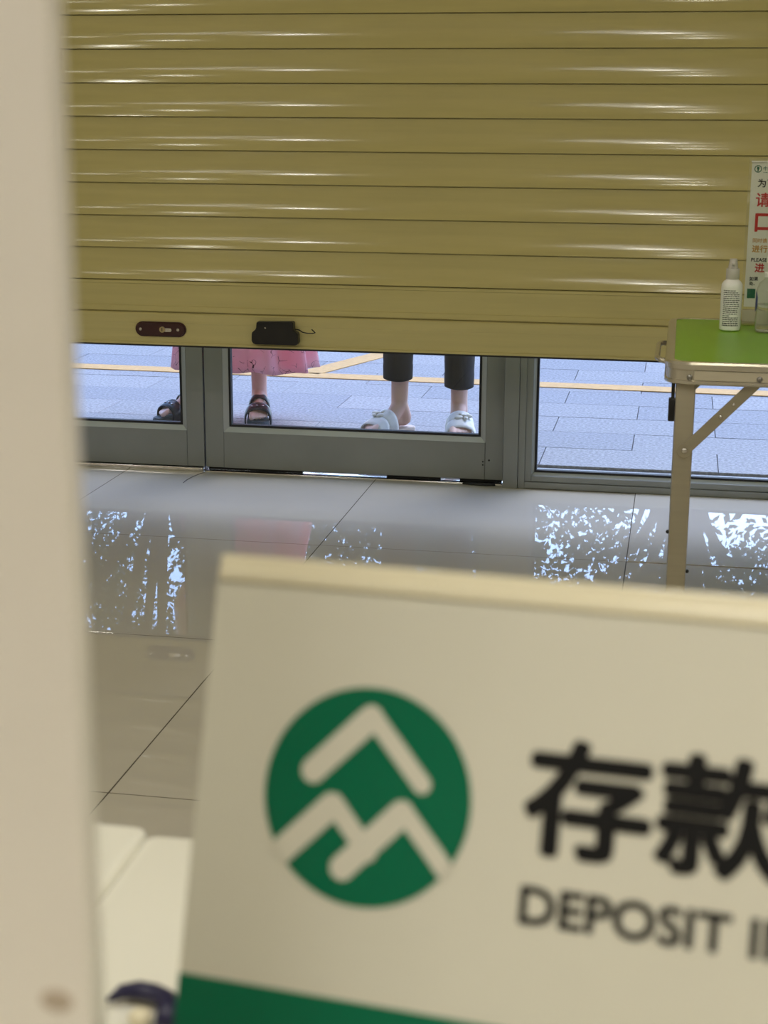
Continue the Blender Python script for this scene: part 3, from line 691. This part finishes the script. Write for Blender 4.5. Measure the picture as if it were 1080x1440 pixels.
def body(root, feet, hipc, Ht, sole, calf=.046, shw=.175, ra=.031, wd=1.):
    """feet: [(heel, toe)] with image-left foot first; faces -y"""
    bm = bmesh.new(); info = []
    hz = .50 * Ht
    for i, (hl, to) in enumerate(feet):
        med = 1 if i == 0 else -1
        ank, e, n, L, h = foot(bm, hl, to, med, sole, ra, wd); info.append((h, e, n, L))
        hip = V(hipc[0] + (-.08 if i == 0 else .08), hipc[1], hz); kn = V(ank.x + (hip.x - ank.x) * .3, ank.y + .0, .285 * Ht); cf = ank.lerp(kn, .58) + V(0, .012, 0)
        add_cap(bm, ank, ank.lerp(kn, .22) + V(0, .003, 0), ra - .001, ra + .001); add_cap(bm, ank.lerp(kn, .22) + V(0, .003, 0), cf, ra + .001, calf); add_cap(bm, cf, kn, calf, .046); add_cap(bm, kn, hip, .05, .08)
    x, y = hipc; add_ball(bm, (x, y, hz + .05), .12, (1.28, .85, 1), 3)
    add_cap(bm, (x, y, hz + .1), (x, y - .01, .63 * Ht), .105, .1); add_ball(bm, (x, y - .01, .72 * Ht), .125, (1.15, .8, 1.1), 3); add_cap(bm, (x, y, .63 * Ht), (x, y, .72 * Ht), .1, .105)
    sz = .81 * Ht
    for s in (-1, 1):
        sp_ = V(x + s * shw, y, sz); el = V(x + s * (shw + .05), y + .03, .625 * Ht); wr = V(x + s * (shw + .05), y - .03, .485 * Ht)
        add_cap(bm, (x + s * .04, y, .83 * Ht), sp_, .045, .05); add_cap(bm, sp_, el, .047, .036); add_cap(bm, el, wr, .036, .024); hand(bm, wr, V(0, -.05, -1), -s)
    add_cap(bm, (x, y + .005, .81 * Ht), (x, y - .005, .89 * Ht), .055, .05)
    hc = V(x, y - .012, .932 * Ht); add_ball(bm, hc, .1, (.76, .93, 1.14), 3); add_cap(bm, hc + V(0, -.045, -.07), hc + V(0, -.06, -.085), .045, .03)
    add_cap(bm, hc + V(0, -.088, .005), hc + V(0, -.108, -.03), .009, .013)
    add_cap(bm, hc + V(-.018, -.084, -.06), hc + V(.018, -.084, -.06), .008, .008)
    for s in (-1, 1):
        add_ball(bm, hc + V(s * .076, .01, -.01), .03, (.3, .6, 1)); add_cap(bm, hc + V(s * .018, -.084, .022), hc + V(s * .045, -.074, .022), .007, .007)
    o = remesh_obj('body', bm, M_skin, root)
    for s in (-1, 1):
        bm = bmesh.new(); add_ball(bm, hc + V(s * .03, -.081, .002), .0105, (1, .6, .7)); bm_obj('eye', bm, M_ink, root, smooth=True)
    bm = bmesh.new(); add_ball(bm, hc + V(0, .022, .022), .11, (.8, .86, 1.08), 3); add_ball(bm, hc + V(0, .065, -.07), .075, (1, .6, 1.3), 3)
    bmesh.ops.delete(bm, geom=[v for v in bm.verts if v.co.y < hc.y - .052 and v.co.z < hc.z + .06], context='VERTS'); bm_obj('hair', bm, M_hair, root, smooth=True)
    return info, hz
def sole_mesh(name, inf, th, m, parent, wid=.047, grow=.006, z0=0.):
    h, e, n, L = inf; pts = []
    prof = [(-.01, 0), (-.007, .02), (.01, .031), (.05, .034), (.09, .033), (.13, .041), (.165, .047), (.195, .044), (.215, .034), (.228, .016), (.231, 0)]
    sc = (L + grow) / .231; R = [(s * sc if s > 0 else s, w_ * wid / .047) for s, w_ in prof]; LL = [(s, -w_ * (.9 if s > .05 else 1)) for s, w_ in R[::-1][1:-1]]
    bm = bmesh.new(); f = bm.faces.new([bm.verts.new(h + e * s + n * k + V(0, 0, z0)) for s, k in R + LL]); r = bmesh.ops.extrude_face_region(bm, geom=[f])
    for v in r['geom']:
        if isinstance(v, bmesh.types.BMVert): v.co.z = z0 + th
    bmesh.ops.bevel(bm, geom=[e_ for e_ in bm.edges if abs(e_.verts[0].co.z - e_.verts[1].co.z) < 1e-5], offset=.003, segments=2, affect='EDGES')
    return bm_obj(name, bm, m, parent, angle=50)
def band(name, inf, s, hl, rx, rz, z0, m, parent, th=.004, lean=0., shift=0., a0=-.12, a1=PI + .12, skew=0.):
    h, e, n, L = inf; N = 24; rows = []
    for (ds, t) in ((-hl, 0), (-hl, th), (-hl * .5, th * 1.35), (0, th * 1.45), (hl * .5, th * 1.35), (hl, th), (hl, 0)):
        row = []
        for k in range(N + 1):
            a = a0 + (a1 - a0) * k / N; fall = 1 - ds * 1.6
            row.append(h + e * (s + ds + lean * math.sin(a) + skew * math.cos(a)) + n * ((rx * fall + t) * math.cos(a) + shift) + V(0, 0, z0 + (rz * fall - ds * .35 + t) * (abs(math.sin(a)) ** .55 if math.sin(a) > 0 else -.1)))
        rows.append(row)
    vs = [v for r_ in rows for v in r_]; fs = []; M_ = N + 1
    for i in range(len(rows)):
        j = (i + 1) % len(rows)
        for k in range(N): fs.append((i * M_ + k, i * M_ + k + 1, j * M_ + k + 1, j * M_ + k))
    bm = bmesh.new(); bv = [bm.verts.new(v) for v in vs]
    for f in fs: bm.faces.new([bv[i] for i in f])
    return bm_obj(name, bm, m, parent, smooth=True)
# --- woman in the pink skirt
PX, PY = -.70, 1.64
wp = thing('person', (PX, PY, 0), 'person in a long pink patterned skirt and black strappy sandals, outside the middle door', 'person')
finf, hz = body(wp, [((-.83, 1.69), (-.95, 1.50)), ((-.617, 1.72), (-.565, 1.497))], (PX, PY + .03), 1.60, .026, .041, .17, .0285, .86)
for inf in finf:
    h, e, n, L = inf
    so = sole_mesh('sandal', inf, .024, M_sole, wp, .0425)
    b1 = band('front_strap', inf, L - .062, .02, .0445, .0585, .012, M_sandal, so, shift=.002)
    band('instep_strap', inf, .1, .0125, .036, .082, .014, M_sandal, so, lean=-.004, skew=.012)
    pts = []
    for k in range(19):
        a = PI * .5 + (k / 18 - .5) * PI * 1.24; pts.append(h + e * (.07 - .069 * math.sin(a)) + n * (.034 * math.cos(a)) + V(0, 0, .062 + .004 * math.sin(a)))
    bm = bmesh.new(); rows = []
    for i, p in enumerate(pts):
        rad = (p - (h + e * .066)); rad.z = 0; rad.normalize(); rows.append([bm.verts.new(p + rad * t + V(0, 0, zz)) for t, zz in ((0, -.011), (.004, -.011), (.004, .011), (0, .011))])
    for a_, b_ in zip(rows, rows[1:]):
        for k in range(4): bm.faces.new((a_[k], a_[(k + 1) % 4], b_[(k + 1) % 4], b_[k]))
    bm.faces.new(rows[0]); bm.faces.new(rows[-1][::-1]); bm_obj('heel_strap', bm, M_sandal, so, angle=40)
    for s in (-1, 1): 
        bm = bmesh.new(); p0 = h + e * .075 + n * .036 * s; tube_bm(bm, [p0 + V(0, 0, .018), p0 - e * .004 + V(0, 0, .04), p0 - e * .006 - n * .002 * s + V(0, 0, .062)], .005, 8); bm_obj('side_strap', bm, M_sandal, so, smooth=True)
    for k in (-.018, 0.004, .022):
        bm = bmesh.new(); zz = .012 + .0642 * (1 - (k / .0505) ** 2) ** .275 + .0003; add_ball(bm, h + e * (L - .058) + n * (k + .002) + V(0, 0, zz), .0042, (1, 1, .6)); bm_obj('stud', bm, M_steel, so, smooth=True)
def dress_mat():
    m = bpy.data.materials.new('pink_floral_cloth'); m.use_nodes = True; t = m.node_tree; b = t.nodes['Principled BSDF']; b.inputs['Roughness'].default_value = .8
    tc = t.nodes.new('ShaderNodeTexCoord'); nz = t.nodes.new('ShaderNodeTexNoise'); nz.inputs['Scale'].default_value = 9; t.links.new(tc.outputs['Object'], nz.inputs[0])
    mx = t.nodes.new('ShaderNodeMixRGB'); mx.inputs[0].default_value = .16; t.links.new(tc.outputs['Object'], mx.inputs[1]); t.links.new(nz.outputs[1], mx.inputs[2])
    vo = t.nodes.new('ShaderNodeTexVoronoi'); vo.feature = 'DISTANCE_TO_EDGE'; vo.inputs['Scale'].default_value = 24; t.links.new(mx.outputs[0], vo.inputs['Vector'])
    n2 = t.nodes.new('ShaderNodeTexNoise'); n2.inputs['Scale'].default_value = 22; t.links.new(tc.outputs['Object'], n2.inputs[0])
    l1 = t.nodes.new('ShaderNodeMath'); l1.operation = 'LESS_THAN'; l1.inputs[1].default_value = .013; t.links.new(vo.outputs['Distance'], l1.inputs[0])
    l2 = t.nodes.new('ShaderNodeMath'); l2.operation = 'GREATER_THAN'; l2.inputs[1].default_value = .5; t.links.new(n2.outputs[0], l2.inputs[0])
    ml = t.nodes.new('ShaderNodeMath'); ml.operation = 'MULTIPLY'; t.links.new(l1.outputs[0], ml.inputs[0]); t.links.new(l2.outputs[0], ml.inputs[1])
    n3 = t.nodes.new('ShaderNodeTexNoise'); n3.inputs['Scale'].default_value = 5; t.links.new(tc.outputs['Object'], n3.inputs[0])
    rp = t.nodes.new('ShaderNodeValToRGB'); rp.color_ramp.elements[0].position = .35; rp.color_ramp.elements[1].position = .62
    rp.color_ramp.elements[0].color = (*lin((255, 196, 205)), 1); rp.color_ramp.elements[1].color = (*lin((255, 224, 228)), 1); t.links.new(n3.outputs[0], rp.inputs[0])
    cx = t.nodes.new('ShaderNodeMixRGB'); t.links.new(ml.outputs[0], cx.inputs[0]); t.links.new(rp.outputs[0], cx.inputs[1]); cx.inputs[2].default_value = (*lin((92, 44, 66)), 1)
    t.links.new(cx.outputs[0], b.inputs['Base Color'])
    tr = t.nodes.new('ShaderNodeBsdfTranslucent'); t.links.new(cx.outputs[0], tr.inputs[0]); ms = t.nodes.new('ShaderNodeMixShader'); ms.inputs[0].default_value = .68
    o = t.nodes['Material Output']; t.links.new(b.outputs[0], ms.inputs[1]); t.links.new(tr.outputs[0], ms.inputs[2]); t.links.new(ms.outputs[0], o.inputs[0]); return m
M_dress = dress_mat()
def garment(name, rings, m, parent, seg=120, th=.0018):
    """rings: (cx, cy, z, rx, ry, pleat amplitude, hem wave)"""
    vs, fs = [], []
    for cx, cy, z, rx, ry, am, hw in rings:
        for k in range(seg):
            a = 2 * PI * k / seg; f = am * (math.sin(11 * a + .6) + .5 * math.sin(17 * a + 1.1)); vs.append((cx + (rx + f) * math.cos(a), cy + (ry + f) * math.sin(a), z + hw * (math.sin(3 * a + .5) + .6 * math.sin(11 * a + 2.2))))
    for i in range(len(rings) - 1):
        for k in range(seg): fs.append((i * seg + k, i * seg + (k + 1) % seg, (i + 1) * seg + (k + 1) % seg, (i + 1) * seg + k))
    o = py_obj(name, vs, fs, m, parent, True); md = o.modifiers.new('thick', 'SOLIDIFY'); md.thickness = th; md.offset = 1; return o
y0 = PY + .03
dr = garment('dress', [(-.662, y0 + .0, .198, .264, .17, .015, .006), (-.663, y0, .22, .26, .168, .015, .005), (-.665, y0, .34, .245, .165, .013, .002), (-.67, y0, .55, .21, .165, .01, 0), (PX, y0, .75, .19, .15, .005, 0), (PX, y0, .92, .172, .125, .001, 0),
                  (PX, y0, 1.03, .135, .115, 0, 0), (PX, y0 - .01, 1.15, .158, .125, 0, 0), (PX, y0, 1.27, .15, .1, 0, 0), (PX, y0, 1.345, .09, .075, 0, 0)], M_dress, wp)
# --- person in black cropped trousers
KX, KY = .05, 1.50
wk = thing('person', (KX, KY, 0), 'person in black cropped trousers and white bow slides, outside the middle door', 'person')
finf, hz = body(wk, [((-.018, 1.53), (-.147, 1.333)), ((.150, 1.57), (.192, 1.337))], (KX, KY + .03), 1.66, .032, .044, .175, .030)
for i, inf in enumerate(finf):
    h, e, n, L = inf
    so = sole_mesh('slide_sandal', inf, .03, M_wsole, wk, .05)
    band('front_strap', inf, L - .056, .023, .0475, .054, .016, M_wsandal, so)
    band('instep_strap', inf, L - .104, .022, .0455, .073, .016, M_wsandal, so, lean=.006)
    kx = h + e * (L - .088) + n * (-.012) + V(0, 0, .0905)
    for dx, dy, rr, a in ((.016, .006, .014, .5), (-.016, -.004, .014, -.4), (0, 0, .008, 0), (.008, -.016, .011, 1.4), (-.006, .016, .011, 2.)):
        bm = bmesh.new(); add_ball(bm, kx + n * dx + e * dy + V(0, 0, .002 - abs(dx) * .3 - dy * .3), rr, (1.25, .7, .55), 2, Matrix.Rotation(a, 4, 'Z')); bm_obj('bow', bm, M_wsandal, so, smooth=True)
seg = 48; vs, fs = [], []
for (hx, hy, z0, sgn) in ((-.054, 1.484, .203, -1), (.158, 1.517, .176, 1)):
    i0 = len(vs); kx = hx + (KX + sgn * .08 - hx) * .28
    rr = [(hx, hy, z0, .0495, .053), (hx, hy, z0 + .012, .05, .054), (hx, hy + .001, z0 + .045, .0505, .055), (hx, hy + .001, z0 + .05, .0495, .0545), (hx, hy + .004, .33, .053, .06), (kx, hy + .004, .45, .06, .066), (kx, hy + .006, .55, .068, .074), (KX + sgn * .085, KY + .02, .70, .086, .094), (KX + sgn * .08, KY + .03, .84, .097, .112), (KX + sgn * .065, KY + .03, .93, .102, .117), (KX + sgn * .045, KY + .03, 1.0, .1, .112)]
    for (cx, cy, z, rx, ry) in rr:
        for k in range(seg): a = 2 * PI * k / seg; vs.append((cx + rx * math.cos(a), cy + ry * math.sin(a), z + .003 * math.sin(2 * a + 1) * (z < .3)))
    for i in range(len(rr) - 1):
        for k in range(seg): fs.append((i0 + i * seg + k, i0 + i * seg + (k + 1) % seg, i0 + (i + 1) * seg + (k + 1) % seg, i0 + (i + 1) * seg + k))
o = py_obj('trousers', vs, fs, M_trouser, wk, True); md = o.modifiers.new('thick', 'SOLIDIFY'); md.thickness = .002; md.offset = 1
y0 = KY + .03
garment('shirt', [(KX, y0, .86, .175, .14, .002, 0), (KX, y0, 1.0, .165, .132, .002, 0), (KX, y0 - .01, 1.2, .168, .132, 0, 0), (KX, y0, 1.32, .17, .105, 0, 0), (KX, y0, 1.405, .09, .08, 0, 0)], M_shirt, wk)

# ------------------------------------------------------------------ trees beyond the pavement
def tree(x, y, h, cr, seed, n=7000, lean=.0, low=.34):
    rg = np.random.default_rng(seed); r = thing('street_tree', (x, y, -.02), 'leafy street tree beyond the pavement, mirrored in the polished floor', 'tree', 'street trees')
    bm = bmesh.new(); fork = V(x + lean, y, h * low)
    tube_bm(bm, [(x, y, -.03), (x + lean * .5, y, h * low * .5), tuple(fork)], [.14, .11, .1], 10); blobs = []
    for k in range(9):
        a = 2 * PI * k / 9 + rg.uniform(-.4, .4); d = cr * rg.uniform(.35, .95); z = h * rg.uniform(low + .05, .95); p = V(x + lean + d * math.cos(a), y + d * math.sin(a), z)
        mid = fork.lerp(p, .5) + V(0, 0, .2); tube_bm(bm, [tuple(fork - V(0, 0, .2)), tuple(mid), tuple(p)], [.06, .04, .012], 7); blobs.append((p, cr * rg.uniform(.35, .6)))
    for k in range(10): blobs.append((V(x + rg.uniform(-1, 1) * cr, y + rg.uniform(-1, 1) * cr, h * rg.uniform(low + .02, 1)), cr * rg.uniform(.25, .5)))
    bm_obj('trunk', bm, M_bark, r, smooth=True)
    bi = rg.integers(0, len(blobs), n); c = np.array([tuple(b[0]) for b in blobs])[bi]; rr = np.array([b[1] for b in blobs])[bi]
    d = rg.normal(size=(n, 3)); d /= np.linalg.norm(d, axis=1)[:, None]; pos = c + d * (rr * rg.random(n) ** .45)[:, None] * np.array([1, 1, .75])
    u = rg.normal(size=(n, 3)); u /= np.linalg.norm(u, axis=1)[:, None]; v = np.cross(u, rg.normal(size=(n, 3))); v /= np.linalg.norm(v, axis=1)[:, None]
    s = rg.uniform(.034, .066, n)[:, None]; q = np.stack([pos - u * s, pos + v * s * .5, pos + u * s, pos - v * s * .5], 1).reshape(-1, 3)
    me = bpy.data.meshes.new('foliage'); me.from_pydata(q.tolist(), [], np.arange(4 * n).reshape(-1, 4).tolist()); o = link('foliage', me, M_leaf, r); o['kind'] = 'stuff'
for i, (x, y, h, cr, n) in enumerate([(-9.6, 10.2, 6.6, 1.9, 16000), (-4.1, 10.4, 6.8, 1.95, 19500), (.9, 10.0, 6.4, 1.75, 14000), (6.1, 10.3, 6.8, 1.9, 16000),
                                     (-6.9, 14.6, 7.8, 1.7, 18000), (-1.7, 14.4, 7.8, 1.7, 13500), (3.5, 14.5, 7.6, 1.6, 15000), (8.9, 14.6, 7.8, 1.7, 14000), (-4.4, 19.2, 9.6, 2.0, 15000), (.9, 19.4, 9.4, 1.9, 16000), (-9.6, 19, 9.4, 2, 16000)]):
    tree(x, y, h, cr, 20 + i, n=n, lean=(-.1, .2, .1, -.2, .1)[i % 5])
